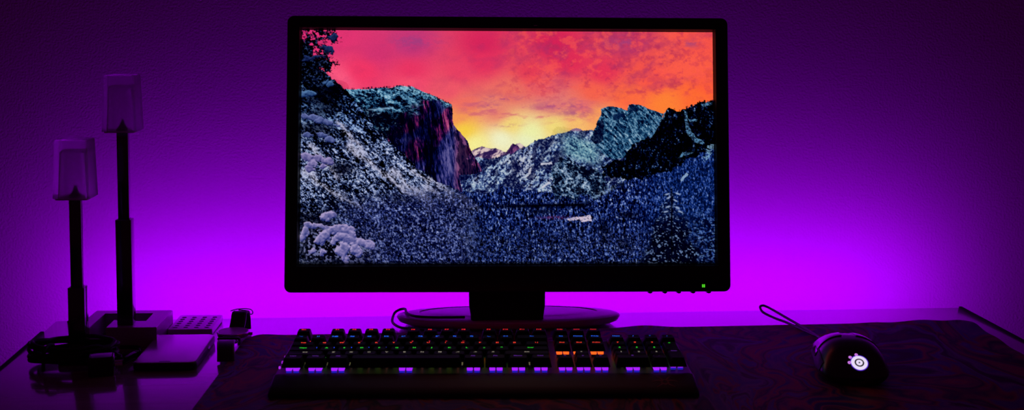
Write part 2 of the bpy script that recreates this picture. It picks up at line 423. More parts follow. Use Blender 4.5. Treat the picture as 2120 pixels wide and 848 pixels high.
    cap = .6 * fbm(16, 7, 12, 691, 4, .75) + .4 * sp
    cap = cap + .12 * sm(205, 186, Y) - .10 * sm(215, 260, Y)
    cc = ramp(cap, (.38, (3, 8, 28)), (.48, (16, 40, 76)), (.58, (58, 108, 146)), (.72, (122, 172, 200)), (1, (204, 226, 240)))
    img = img * (1 - cm[..., None]) + cc * cm[..., None]
    edge = np.interp(X, [820, 870, 934], [190, 200, 224])
    img = mix(img, (150, 196, 216), m * np.exp(-((Y - edge + 6) / 4) ** 2) * sm(.4, .6, sp) * (X > 800) * .8)
    for a, b, c, d in ((760, 232, 815, 226), (745, 245, 790, 238)):
        yy = b + (X - a) * (d - b) / (c - a)
        img = mix(img, (150, 190, 220), m * np.exp(-((Y - yy) / 2.6) ** 2) * (X > a) * (X < c) * .8)
    img = mix(img, (4, 5, 26), m * poly([(742, 222), (775, 236), (838, 232), (836, 300), (812, 305), (785, 280), (762, 250)], 8, 69) * (.85 - .5 * sm(.6, .75, sp)))
    img = mix(img, (6, 5, 28), m * np.exp(-((X - 848) / 10) ** 2) * sm(215, 230, Y) * .5)
    tl = poly([(717, 185), (785, 183), (841, 178), (886, 194), (934, 217), (934, 220), (886, 199), (841, 183), (717, 190)], .8, 71) * sm(.45, .7, noise(1.3, 60, 0, 73)) * sm(.2, .5, noise(6, 60, 0, 74))
    img = mix(img, (20, 14, 44), tl * .85)

    # ---- left slope -------------------------------------------------------------------
    m = below([(600, 120), (640, 134), (673, 152), (691, 168), (714, 187), (732, 207), (747, 225), (767, 255), (785, 278), (809, 299), (826, 312), (840, 325), (863, 350), (886, 365), (919, 384), (952, 398),
               (985, 421), (1006, 440), (1040, 520), (1060, 600)], 3.5, 83)
    m *= 1 - sm(415, 445, Y) * sm(940, 1010, X)
    big = fbm(46, 16, 40, 721, 3, .6)
    d1 = .38 * fbm(20, 5, 42, 701, 4, .8) + .62 * fbm(3.6, 3.0, 30, 711, 3, .85)
    d1 = d1 - .07 * sm(300, 200, Y) + .01 + (big - .5) * .22
    sl = ramp(d1, (.34, (2, 2, 14)), (.46, (8, 12, 38)), (.55, (48, 62, 108)), (.65, (124, 144, 192)), (.78, (190, 200, 230)), (1, (232, 232, 246)))
    cool = sm(320, 200, Y)
    sl = sl * (1 - .25 * cool[..., None] * np.array([1., .3, 0.]))
    img = img * (1 - m[..., None]) + sl * m[..., None]
    # snow chutes running down to the right
    for x0, y0, x1, y1, wd in ((640, 300, 710, 372, 6), (655, 375, 760, 440, 5), (700, 250, 760, 330, 6), (808, 352, 900, 430, 8), (850, 352, 1000, 442, 5), (830, 385, 905, 440, 7),
                               (720, 300, 840, 400, 5), (880, 385, 960, 440, 6), (628, 352, 660, 385, 9), (725, 300, 740, 325, 8)):
        L = math.hypot(x1 - x0, y1 - y0); ux, uy = (x1 - x0) / L, (y1 - y0) / L
        s = (X - x0) * ux + (Y - y0) * uy; dd = -(X - x0) * uy + (Y - y0) * ux + (fbm(18, 18, 0, int(x0), 3) - .5) * 14
        w = np.exp(-(dd / wd) ** 2) * sm(-6, 8, s) * sm(L + 6, L - 14, s)
        img = mix(img, (204, 204, 230), w * sm(.3, .56, d1 + .06) * .85 * m)
    # wooded lower left with vertical trunks
    w = m * sm(395, 450, Y + (X - 700) * .12) * sm(640, 760, X)
    fw = ramp(.5 * fx + .5 * sp, (.36, (3, 4, 24)), (.48, (20, 26, 80)), (.6, (66, 80, 152)), (.74, (150, 162, 214)), (1, (220, 222, 244)))
    img = img * (1 - .8 * w[..., None]) + fw * .8 * w[..., None]
    img = mix(img, (4, 4, 20), np.exp(-((X - 712) / 22) ** 2 - ((Y - 352) / 12) ** 2) * m * .8)
    img = mix(img, (3, 3, 18), np.exp(-((X - 680) / 30) ** 2 - ((Y - 228) / 14) ** 2) * m * .6)
    img = mix(img, (3, 3, 18), np.exp(-((X - 690) / 26) ** 2 - ((Y - 185) / 16) ** 2) * m * .75)

    def puff(img, blobs, c_hi, c_lo, seed):
        """heaped snow: each blob is lit from above, shaded below"""
        nz = (fbm(9, 9, 0, seed, 3) - .5) * 9
        f = np.zeros(X.shape)                     # one rounded heap from many overlapping lumps
        for x, y, a, b in blobs:
            q = ((X + nz - x) / a) ** 2 + ((Y + nz * .8 - y) / b) ** 2
            f = np.maximum(f, np.sqrt(np.clip(1.15 - q, 0, 1)) * min(a, b))
        f = (f + np.roll(f, 1, 0) + np.roll(f, -1, 0) + np.roll(f, 1, 1) + np.roll(f, -1, 1)) / 5
        gy, gx = np.gradient(f)
        t = np.clip(.62 + .34 * gy + .14 * gx + (fbm(6, 5, 0, seed + 3, 3) - .5) * .5, 0, 1)[..., None]
        col = np.array(c_hi) * t + np.array(c_lo) * (1 - t)
        mm = sm(.6, 1.6, f)[..., None]
        return img * (1 - mm) + col * mm
    # snow heaps on the boughs at the left
    dark = lambda img, x, y, a, b, o=.85: mix(img, (3, 3, 18), np.exp(-((X - x) / a) ** 4 - ((Y - y) / b) ** 4) * o)
    img = dark(img, 655, 272, 36, 16, .6); img = dark(img, 665, 200, 40, 22, .7); img = dark(img, 645, 240, 30, 12, .4)
    img = puff(img, [(632, 244, 8, 5), (648, 245, 12, 6), (662, 252, 12, 6), (680, 256, 10, 5), (670, 284, 10, 5), (684, 292, 9, 6), (640, 283, 12, 4), (698, 262, 7, 3)], (118, 128, 182), (28, 40, 92), 801)
    img = puff(img, [(674, 172, 9, 5), (686, 180, 8, 6), (640, 197, 14, 6), (632, 203, 7, 5)], (96, 132, 178), (20, 40, 88), 803)
    img = puff(img, [(640, 328, 12, 7), (648, 340, 10, 8), (645, 352, 8, 8), (662, 331, 10, 6), (680, 336, 11, 8), (672, 348, 7, 6)], (164, 152, 200), (56, 58, 118), 805)
    # trees with snow clumps in the lower left corner
    img = dark(img, 690, 515, 78, 34, .92); img = dark(img, 650, 470, 40, 30, .7)
    spk = sm(.6, .72, fbm(5, 4, 0, 811, 2, .9)) * np.exp(-((X - 690) / 110) ** 4 - ((Y - 510) / 40) ** 4)
    img = mix(img, (140, 146, 196), spk * .8)
    img = puff(img, [(634, 478, 8, 12), (630, 492, 6, 8), (640, 466, 9, 6), (684, 446, 16, 7), (676, 452, 9, 8), (664, 498, 10, 9), (674, 487, 14, 8), (690, 478, 17, 7), (706, 476, 16, 7), (722, 476, 15, 8),
                     (730, 486, 9, 8), (712, 490, 16, 8), (728, 497, 15, 8), (745, 503, 16, 8), (762, 505, 14, 7), (772, 510, 9, 6), (738, 515, 11, 12), (746, 524, 8, 10), (718, 512, 8, 10), (716, 528, 8, 12),
                     (706, 520, 8, 8), (695, 500, 8, 8), (722, 541, 6, 8), (672, 524, 6, 8), (652, 520, 9, 5), (660, 470, 16, 5), (680, 472, 12, 4)], (178, 164, 208), (46, 56, 122), 815)

    # ---- pine bough in the upper left corner -----------------------------------------
    nz = (fbm(10, 10, 0, 831, 4, .8) - .5) * 22; nz2 = (fbm(10, 10, 0, 841, 4, .8) - .5) * 18
    mm = np.zeros(X.shape)
    for x, y, a, b in ((633, 62, 30, 10), (655, 68, 26, 9), (668, 80, 13, 11), (640, 100, 22, 22), (628, 120, 14, 30), (655, 132, 22, 9), (672, 110, 13, 14), (672, 131, 19, 8), (688, 131, 14, 4), (676, 142, 11, 7),
                       (640, 145, 22, 14), (690, 82, 10, 9), (655, 120, 12, 4), (646, 160, 30, 14), (690, 68, 6, 5)):
        mm = np.maximum(mm, sm(1.12, .9, np.sqrt(((X + nz - x) / a) ** 2 + ((Y + nz2 - y) / b) ** 2)))
    hole = sm(.56, .66, fbm(7, 6, 0, 851, 3, .8)) * ((Y < 98) & (X < 676) | (Y > 98) & (Y < 118) & (X > 648) & (X < 672))
    mm = mm * (1 - hole)
    bc = ramp(sp, (.55, (3, 3, 14)), (.7, (14, 22, 52)), (.9, (60, 80, 124)))
    img = img * (1 - mm[..., None]) + bc * mm[..., None]
    img = puff(img, [(690, 80, 9, 7), (679, 103, 9, 6), (684, 108, 6, 6), (640, 123, 14, 4), (660, 121, 12, 3.5), (632, 128, 8, 4)], (48, 66, 118), (10, 14, 44), 861)

    # ---- tall fir at the lower right ---------------------------------------------------
    half = np.clip((Y - 395) * .42, 2, 52)
    fm = sm(1.15, .8, np.abs(X - 1391 + (fbm(20, 20, 0, 871, 3) - .5) * 26) / half) * (Y > 388)
    img = mix(img, (2, 4, 22), fm * (.35 + .5 * sm(420, 500, Y)))
    fs = .5 * noise(4.6, 2.4, -25, 881) * (X < 1391) + .5 * noise(4.6, 2.4, 25, 883) * (X >= 1391) + .5 * noise(2.8, 2.4, 0, 885)
    img = mix(img, (134, 160, 204), fm * sm(.58, .74, fs) * .8)
    img = mix(img, (2, 3, 16), np.exp(-((X - 1392) / 2.2) ** 2) * (Y > 392) * (Y < 530) * .75)
    for x, y, a in ((1383, 404, 16), (1405, 403, -18), (1386, 411, 30), (1400, 417, -28), (1384, 430, 22), (1404, 432, -22), (1380, 440, 14), (1410, 440, -18)):
        t = math.radians(-a); u = (X - x) * math.cos(t) + (Y - y) * math.sin(t); v = -(X - x) * math.sin(t) + (Y - y) * math.cos(t)
        img = mix(img, (170, 186, 216), np.exp(-(u / 5.5) ** 4 - (v / 1.7) ** 4) * .9)
    w = sm(1400, 1470, X) * sm(420, 470, Y)
    img = mix(img, (4, 8, 30), w * sm(.52, .4, fs) * .8)
    img = mix(img, (120, 156, 200), w * sm(.6, .72, fs) * .6)
    land = (np.abs(img - sky).max(-1) > 1.5).astype(float)
    img = img * (1 - .10 * land[..., None])
    img = np.clip((img - 128) * (1 + .12 * land[..., None]) + 128, 0, 255)
    # last line of the picture is darker
    img = img * (1 - .55 * sm(540, 546, Y))[..., None]
    return np.clip(img, 0, 255) / 255.

# =============================== the setting ============================================
WALL_ROT = math.radians(1.94)     # the desk and the wall behind it run together
BACK_MID = Vector((.0853, 1.6853, 0))
ax = Vector((math.cos(WALL_ROT), math.sin(WALL_ROT), 0)); ay = Vector((-math.sin(WALL_ROT), math.cos(WALL_ROT), 0))

GAP = .150
bm = bmesh.new(); box(bm, -2.6, 2.6, 0, .1, 0, 2.5, .002)
w = obj('wall_back', bm, M_wall); w.location = BACK_MID + ay * GAP; w.rotation_euler = (0, 0, WALL_ROT); tag(w, kind='structure')
bm = bmesh.new(); box(bm, -2.6, 2.6, -2.4, 1.98, -.05, 0, .002)
tag(obj('floor', bm, M_floor), kind='structure')

# =============================== desk ===================================================
desk = thing('desk', 'polished brown desk with dark edge tape, carrying the monitor and keyboard', 'desk', (BACK_MID.x, BACK_MID.y, 0), WALL_ROT)
HL = .5955
bm = bmesh.new(); box(bm, -HL, HL, -.75, 0, DESK - .025, DESK, .0012)
obj('desk_top', bm, M_desk, desk)
for sx in (-1, 1):
    for yy in (-.70, -.06):
        bm = bmesh.new(); box(bm, sx * .54 - .025, sx * .54 + .025, yy - .025, yy + .025, 0, DESK - .025, .002)
        obj('leg', bm, M_black, desk)
def edge_tape(x, y0, y1, name='edge_tape'):
    bm = bmesh.new(); box(bm, x - .0022, x + .0022, y0, y1, DESK - .024, DESK + .0009, .0004)
    return obj(name, bm, M_trim, desk)
edge_tape(HL + .001, -.75, .003)
edge_tape(-HL - .001, -.75, -.058)
bm = bmesh.new(); tube(bm, [(-HL + .018, -.012, DESK + .001), (-HL + .024, -.006, DESK + .0018), (-HL + .029, -.003, DESK + .001)], .0017, 4, 6)
obj('peeled_tape', bm, M_trim, desk)

strip = thing('led_strip', 'purple light strip stuck along the back edge of the desk facing the wall', 'light strip', BACK_MID + ay * .0005 + Vector((0, 0, DESK - .012)), WALL_ROT)
bm = bmesh.new(); box(bm, -.593, .593, 0, .002, -.006, .006, .0004); obj('tape', bm, M_white, strip)
bm = bmesh.new()
v = [bm.verts.new(p) for p in ((-.592, .0026, -.004), (.592, .0026, -.004), (.592, .0026, .004), (-.592, .0026, .004))]
bm.faces.new(v)
obj('light_line', bm, M_led, strip, smooth=False)

# =============================== desk mat ==============================================
bm = bmesh.new()
A, B, Cc, D = Vector((-.2520, 1.5690)), Vector((.6570, 1.6160)), Vector((.645, 1.14)), Vector((-.264, 1.12))
NU, NV = 150, 60
top = []; bot = []
for j in range(NV + 1):
    rt, rb = [], []
    v_ = j / NV
    for i in range(NU + 1):
        u_ = i / NU
        uu, vv = u_, v_
        # squeeze the far corners into a radius
        du = min(uu, 1 - uu) * .91; dv = vv * .46; R = .022
        p = (A * (1 - uu) + B * uu) * (1 - vv) + (D * (1 - uu) + Cc * uu) * vv
        if du < R and dv < R:
            q = Vector((R - du, R - dv)); L = q.length
            m_ = max(q.x, q.y)
            if L > 0: s = m_ / L
            else: s = 1
            q2 = q * s
            p.x += (q.x - q2.x) * (1 if uu < .5 else -1); p.y -= (q.y - q2.y)
        lift = 0.
        for c, wd, h in ((.535, .03, .0030), (.93, .03, .0030), (.985, .02, .002), (.86, .02, .001), (.02, .02, .0015), (.44, .05, .0)):
            lift += h * math.exp(-((uu - c) / wd) ** 2) * math.exp(-(vv / .08) ** 2)
        lift += .0016 * math.exp(-((uu - 1) / .012) ** 2) * (1 + math.sin(vv * 40)) * .5
        rt.append(bm.verts.new((p.x, p.y, MATZ + lift)))
        rb.append(bm.verts.new((p.x, p.y, DESK + .0002 + lift)))
    top.append(rt); bot.append(rb)
for j in range(NV):
    for i in range(NU):
        bm.faces.new((top[j][i], top[j + 1][i], top[j + 1][i + 1], top[j][i + 1]))
        bm.faces.new((bot[j][i], bot[j][i + 1], bot[j + 1][i + 1], bot[j + 1][i]))
for i in range(NU):
    bm.faces.new((top[0][i], top[0][i + 1], bot[0][i + 1], bot[0][i]))
    bm.faces.new((top[NV][i + 1], top[NV][i], bot[NV][i], bot[NV][i + 1]))
for j in range(NV):
    bm.faces.new((top[j + 1][0], top[j][0], bot[j][0], bot[j + 1][0]))
    bm.faces.new((top[j][NU], top[j + 1][NU], bot[j + 1][NU], bot[j][NU]))
tag(obj('desk_mat', bm, M_cloth), 'large dark marbled cloth mat under the keyboard and mouse', 'desk mat')

# =============================== monitor ===============================================
mon = thing('computer_monitor', 'wide black computer monitor showing a snowy valley at sunset', 'monitor', (.068, 1.632, DESK))
TILT = math.atan2(.042, .281)
SC = Vector((.0655, 1.591, .9805))                       # centre of the picture area
pan = Matrix.Translation(SC - Vector(mon.location)) @ Matrix.Rotation(math.radians(-.1), 4, 'Z') @ Matrix.Rotation(math.radians(.19), 4, 'Y') @ Matrix.Rotation(PI / 2 - TILT, 4, 'X')
# panel frame: local x right, y up, z towards the viewer
SW, SH = .507, .2852
def placed(o, mtx): o.matrix_local = mtx; return o
x0, x1, y0, y1 = -.2712, .2718, -.1768, .1598
def ring(inset, r, z): return at_z(rrect(x1 - x0 - 2 * inset, y1 - y0 - 2 * inset, r, 6, (x0 + x1) / 2, (y0 + y1) / 2), z)
bm = bmesh.new()
loft(bm, [ring(.004, .006, -.030), ring(0, .008, -.026), ring(0, .008, .003), ring(.0006, .0075, .0045), ring(.002, .007, .0052),
          at_z(rrect(SW + .006, SH + .006, .001, 6), .0046), at_z(rrect(SW + .001, SH + .001, .0006, 6), .0006), at_z(rrect(SW + .001, SH + .001, .0006, 6), -.002)], cap0=True, cap1=False)
bezel = placed(obj('bezel', bm, M_black, mon), pan)
bm = bmesh.new()
loft(bm, [at_z(rrect(.50, .30, .02, 6), -.030), at_z(rrect(.42, .25, .03, 6), -.045), at_z(rrect(.36, .20, .03, 6), -.050)])
placed(obj('back_shell', bm, M_matte, mon), pan)

# the lit picture: a fine sheet whose points carry the colours of the picture on show
GW, GH = 840, 473
pic = make_wallpaper(GW, GH)
lin = np.where(pic <= .04045, pic / 12.92, ((pic + .055) / 1.055) ** 2.4)
me = bpy.data.meshes.new('screen')
gx, gy = np.meshgrid(np.linspace(-SW / 2, SW / 2, GW), np.linspace(SH / 2, -SH / 2, GH))
co = np.stack([gx, gy, np.zeros_like(gx)], -1).reshape(-1, 3).astype(np.float32)
me.vertices.add(len(co)); me.vertices.foreach_set('co', co.ravel())
idx = np.arange(GW * GH).reshape(GH, GW)
q = np.stack([idx[:-1, :-1], idx[1:, :-1], idx[1:, 1:], idx[:-1, 1:]], -1).reshape(-1, 4)
me.loops.add(q.size); me.loops.foreach_set('vertex_index', q.ravel().astype(np.int32))
me.polygons.add(len(q)); me.polygons.foreach_set('loop_start', (np.arange(len(q)) * 4).astype(np.int32))
me.update()
ca = me.color_attributes.new('picture', 'FLOAT_COLOR', 'POINT')
ca.data.foreach_set('color', np.concatenate([lin.reshape(-1, 3), np.ones((GW * GH, 1))], 1).astype(np.float32).ravel())
M_screen = bpy.data.materials.new('lit display'); M_screen.use_nodes = True
nt = M_screen.node_tree; nt.nodes.clear()
out = nt.nodes.new('ShaderNodeOutputMaterial'); em = nt.nodes.new('ShaderNodeEmission'); vc = nt.nodes.new('ShaderNodeVertexColor'); vc.layer_name = 'picture'
em.inputs[1].default_value = 1.
nt.links.new(vc.outputs[0], em.inputs[0]); nt.links.new(em.outputs[0], out.inputs[0])
try: M_screen.cycles.emission_sampling = 'FRONT'
except Exception: pass
me.materials.append(M_screen)
scr = placed(link(bpy.data.objects.new('screen', me), mon), pan @ Matrix.Translation((0, 0, .0002)))
tag(scr, 'lit picture of a snowy valley between cliffs under a pink and orange sky')
# row of buttons under the lower edge, and the power light
for px in (.1738, .1920, .2092, .2268, .2462):
    bm = bmesh.new(); loft(bm, [at_z(rrect(.0052, .006, .002, 3, px, y0 + .0005), z) for z in (-.012, -.003)])
    loft(bm, [at_z(rrect(.0040, .0052, .002, 3, px, y0 - .0000), z) for z in (-.003, -.0024)])
    placed(obj('button', bm, M_black, mon), pan)
bm = bmesh.new()
for dx in (-.0010, .0010): box(bm, .2380 + dx - .0008, .2380 + dx + .0008, y0 + .0052, y0 + .0090, .0050, .0056, .0002)
tag(placed(obj('power_light', bm, glow('green light', (.09, .75, .02), .9), mon), pan), 'small green power light')
bm = bmesh.new(); box(bm, .0306, .0352, .1485, .1496, .0050, .0054, .0001)
placed(obj('brand_badge', bm, M_metal, mon), pan)
# neck: tapers into the foot
bm = bmesh.new()
L = []
for z, wd, dp, cy in ((.010, .090, .030, -.022), (.018, .0905, .031, -.022), (.030, .0945, .032, -.020), (.060, .0955, .030, -.018), (.15, .0955, .030, -.010), (.19, .090, .026, -.006)):
    L.append(at_z(rrect(wd, dp, .004, 4, -.0035, cy), z))
loft(bm, L); obj('neck', bm, M_matte, mon)
# oval foot
def oval(a, b, z, cy=0., n=72, cx=0.):
    return [(cx + a * math.copysign(abs(math.cos(t)) ** .94, math.cos(t)), cy + b * math.copysign(abs(math.sin(t)) ** .94, math.sin(t)), z) for t in [2 * PI * i / n for i in range(n)]]
bm = bmesh.new()
L = [oval(.124, .034, .0003, .004), oval(.131, .039, .0012, .004), oval(.139, .0445, .0045, .004), oval(.1415, .0462, .0082, .004), oval(.1425, .0468, .0100, .004), oval(.1410, .0460, .0118, .004), oval(.137, .0438, .0130, .004),
     oval(.130, .0402, .0139, .004), oval(.1140, .0335, .0148, .006), oval(.1130, .0330, .0138, .006), oval(.1120, .0325, .0138, .006), oval(.106, .030, .0148, .006), oval(.08, .022, .0152, .006)]
loft(bm, L); tag(obj('foot', bm, M_silver, mon), 'silver grey oval foot')

# cable draped over the left end of the foot
def rel(pts): return pts
bm = bmesh.new()
P = [(.012, 1.5955, .0165), (-.010, 1.5955, .0163), (-.030, 1.5980, .0160), (-.046, 1.6040, .0155), (-.056, 1.6150, .0150), (-.0615, 1.6300, .0145), (-.0630, 1.6440, .0142), (-.0650, 1.6560, .0135), (-.0710, 1.6640, .0110),
     (-.0775, 1.6600, .0080), (-.0800, 1.6470, .0040), (-.0795, 1.6300, .0030), (-.0750, 1.6130, .0030), (-.0670, 1.5990, .0030), (-.0540, 1.5860, .0046), (-.0300, 1.5760, .0055), (.0, 1.5700, .0055)]
tube(bm, [(x, y, DESK + z + .0012) for x, y, z in P], .0017, 6, 8)
tag(obj('cable', bm, M_rubber), 'thin black cable looped over the left end of the monitor foot', 'cable')

# =============================== lamps =================================================
def make_lamp(name, label, loc, h_thick, h_top, base):
    t = thing(name, label, 'lamp', loc)
    z0 = base
    bm = bmesh.new(); slab(bm, .0185, .0165, z0, h_thick, .0014, .0008, n=3, s=2); obj('lower_post', bm, M_anod, t)
    bm = bmesh.new(); slab(bm, .0132, .0095, h_thick - .002, h_top - .0640, .001, .0004, cx=.0000, n=3, s=2); obj('upper_post', bm, M_anod, t)
    # hollow tapered shade with rounded shoulders
    zb, zt = h_top - .0655, h_top
    bm = bmesh.new()
    o = [at_z(rrect(.0405, .0405, .0035, 4), zb), at_z(rrect(.0405, .0405, .0035, 4), zb + .001), at_z(rrect(.0365, .0365, .0035, 4), zt - .003), at_z(rrect(.0355, .0355, .0035, 4), zt - .0008), at_z(rrect(.033, .033, .003, 4), zt)]
    i_ = [at_z(rrect(.024, .024, .005, 4), zt - .013), at_z(rrect(.0265, .0265, .004, 4), zt - .015), at_z(rrect(.0305, .0305, .004, 4), zb + .003), at_z(rrect(.0305, .0305, .004, 4), zb)]
    loft(bm, o, cap0=False, cap1=True); loft(bm, i_, cap0=True, cap1=False)
    bm.verts.ensure_lookup_table()
    n = len(o[0]); base_o = list(bm.verts)[:n]; base_i = list(bm.verts)[n * len(o) + n * (len(i_) - 1): n * len(o) + n * len(i_)]
    for k in range(n):
        j = (k + 1) % n
        bm.faces.new((base_o[j], base_o[k], base_i[k], base_i[j]))
    s = obj('lamp_shade', bm, M_frost, t); tag(s, 'frosted white shade, unlit')
    bm = bmesh.new(); slab(bm, .036, .036, zb - .0018, zb - .0002, .003, .0005, n=4, s=2); obj('shade_tray', bm, M_white, t)
    # bulb holder that shows through the frosted wall
    bm = bmesh.new(); L = []
    for z, r in ((0, .0075), (.002, .007), (.0045, .0045), (.008, .0028), (.011, .0018), (.013, .0007)):
        L.append([(r * math.cos(2 * PI * k / 16), r * math.sin(2 * PI * k / 16), zb + .0002 + z) for k in range(16)])
    loft(bm, L); obj('bulb_holder', bm, M_black, t)
    return t
lampA = make_lamp('desk_lamp', 'taller desk lamp with black post rising from a square slotted base', (-.3915, 1.5500, DESK), .1495, .3205, .0235)
bm = bmesh.new()                                          # base: square block with a slot along its left and back
bx0, bx1, by0, by1 = -.0450, .0490, -.0190, .0710
def prism(bm, pts, z0, z1, mi=0):
    loft(bm, [at_z(pts, z0), at_z(pts, z1)], mi=mi)
bx = -.3915; byo = 1.5500
outer = [(-.446 - bx, 1.5310 - byo), (-.4300 - bx, 1.5310 - byo), (-.4316 - bx, 1.6045 - byo), (-.3717 - bx, 1.6045 - byo), (-.3710 - bx, 1.5625 - byo), (-.3960 - bx, 1.5625 - byo), (-.4118 - bx, 1.5705 - byo),
         (-.4112 - bx, 1.5310 - byo), (-.3520 - bx, 1.5310 - byo), (-.3520 - bx, 1.6200 - byo), (-.446 - bx, 1.6200 - byo)]
bm2 = bm
prism(bm2, outer, .0, .0235)
bmesh.ops.bevel(bm2, geom=[e for e in bm2.edges if abs(e.verts[0].co.z - e.verts[1].co.z) < 1e-6], offset=.0006, segments=2, affect='EDGES')
tag(obj('lamp_base', bm2, grain(pbr('dark grey base', (.50, .48, .52), .32, spec=1., coat=.6, coat_rough=.2), (600, 600, 600), .08, .0003), lampA), 'square base with a slot')
lampB = make_lamp('desk_lamp', 'shorter desk lamp whose black post stands behind a heap of cables at the far left', (-.4250, 1.4700, DESK), .0855, .2530, .004)
bm = bmesh.new(); slab(bm, .040, .034, 0, .006, .004, .001); obj('lamp_base', bm, M_matte, lampB)

# =============================== heap of cable =========================================
bm = bmesh.new()
rng = np.random.default_rng(11)
cxh, cyh = -.4250, 1.4620
path = []
for k in range(7 * 9):
    a = 2 * PI * k / 9
    rr = 1 + .12 * math.sin(k * 1.7) + .06 * rng.normal()
    path.append((cxh - .003 + .046 * rr * math.cos(a), cyh + .0315 * rr * math.sin(a), .0034 + .0028 * (k / 9) + .0024 * (1 + math.sin(k * 1.3)) * min(k / 9, 1)))
path += [(-.3755, 1.444, .014), (-.3735, 1.452, .0060), (-.3730, 1.458, .0045)]
heap = thing('charging_cable', 'black cable coiled in a heap at the foot of the shorter lamp', 'cable', (cxh, cyh, DESK))
path = [(x - cxh, y - cyh, z) for x, y, z in path]
tube(bm, path, .0023, 4, 7); obj('cord', bm, M_rubber, heap)
bm = bmesh.new(); tube(bm, [(-.024, -.044, .003), (-.023, -.042, .024), (-.021, -.030, .0285), (-.019, -.020, .024), (-.018, -.017, .008)], .0019, 6, 6)
obj('cable_tie', bm, M_matte, heap)
def plug(x, y, rz, parent, l=.026, w=.011, h=.008):
    bm = bmesh.new(); slab(bm, l, w, 0, h, .003, .0015)
    o = obj('plug', bm, M_gloss, parent); o.location = (x, y, .0005); o.rotation_euler = (0, 0, rz)
    bm = bmesh.new(); box(bm, l / 2 - .001, l / 2 + .010, -w * .36, w * .36, h * .25, h * .75, .0004)
    c = obj('plug_tip', bm, M_metal, o)
    return o
plug(.053, .006, 1.3, heap); 
adapter = thing('power_adapter', 'small black power adapter lying beside the coiled cable', 'adapter', (-.3860, 1.4170, DESK), .25)
bm = bmesh.new(); slab(bm, .028, .026, 0, .021, .004, .002); obj('adapter_body', bm, M_gloss, adapter)
for s in (-1, 1):
    bm = bmesh.new(); tube(bm, [(.013, s * .006, .011), (.022, s * .006, .011)], .0018, 2, 8); obj('prong', bm, M_metal, adapter)
cord2 = thing('braided_cable', 'braided black cable running from the heap to the slotted lamp base', 'cable', (-.38, 1.49, DESK))
bm = bmesh.new(); tube(bm, [(x + .38, y - 1.49, z) for x, y, z in ((-.3620, 1.4890, .0045), (-.3640, 1.4940, .0060), (-.3660, 1.4990, .0045), (-.3670, 1.5030, .0035), (-.366, 1.508, .003), (-.372, 1.518, .003), (-.392, 1.520, .003))], .0024, 8, 8)
obj('cord', bm, M_rubber, cord2)
bm = bmesh.new(); slab(bm, .020, .009, 0, .007, .003, .0015); o = obj('plug', bm, M_gloss, cord2); o.location = (.010, -.0080, .0005); o.rotation_euler = (0, 0, 1.0)
bm = bmesh.new(); box(bm, -.018, -.009, -.0035, .0035, .0018, .0055, .0004); obj('plug_tip', bm, M_metal, o)

# =============================== phone =================================================
ph = thing('smartphone', 'slim smartphone lying flat between the lamp base and the desk mat', 'phone', (-.3215, 1.4905, DESK), .01)
PWd, PL, PH = .0700, .1290, .0085
bm = bmesh.new(); slab(bm, PWd, PL, 0, PH, .009, .0022, n=8, s=5); obj('phone_body', bm, M_black, ph)
bm = bmesh.new(); slab(bm, PWd - .003, PL - .003, PH - .0006, PH + .0006, .008, .0005, n=8, s=3); tag(obj('touch_screen', bm, M_phone, ph), 'glass front reflecting the purple wall')
bm = bmesh.new(); box(bm, -.006, .006, -.0590, -.0576, PH + .0004, PH + .0008, .0001); obj('speaker_slot', bm, M_matte, ph)
bm = bmesh.new(); box(bm, PWd / 2 - .0006, PWd / 2 + .0008, .010, .022, .0034, .0056, .0004); obj('side_button', bm, M_metal, ph)

# =============================== remote ================================================
rm = thing('remote_control', 'flat white remote control with rows of round grey buttons', 'remote', (-.3245, 1.6230, DESK), .0)
bm = bmesh.new(); slab(bm, .0545, .0770, 0, .0075, .003, .0012, n=5); obj('case', bm, pbr('pale remote shell', (.82, .80, .84), .3, spec=1., coat=1., coat_rough=.2), rm)
for i in range(4):
    for j in range(6):
        bm = bmesh.new(); L = []
        for z, r in ((.0070, .0030), (.0076, .0030), (.0079, .0026)):
            L.append([(-.0192 + i * .0128 + r * math.cos(2 * PI * k / 16), -.0290 + j * .0108 + r * .8 * math.sin(2 * PI * k / 16), z) for k in range(16)])
        loft(bm, L); obj('button', bm, M_keyw, rm)

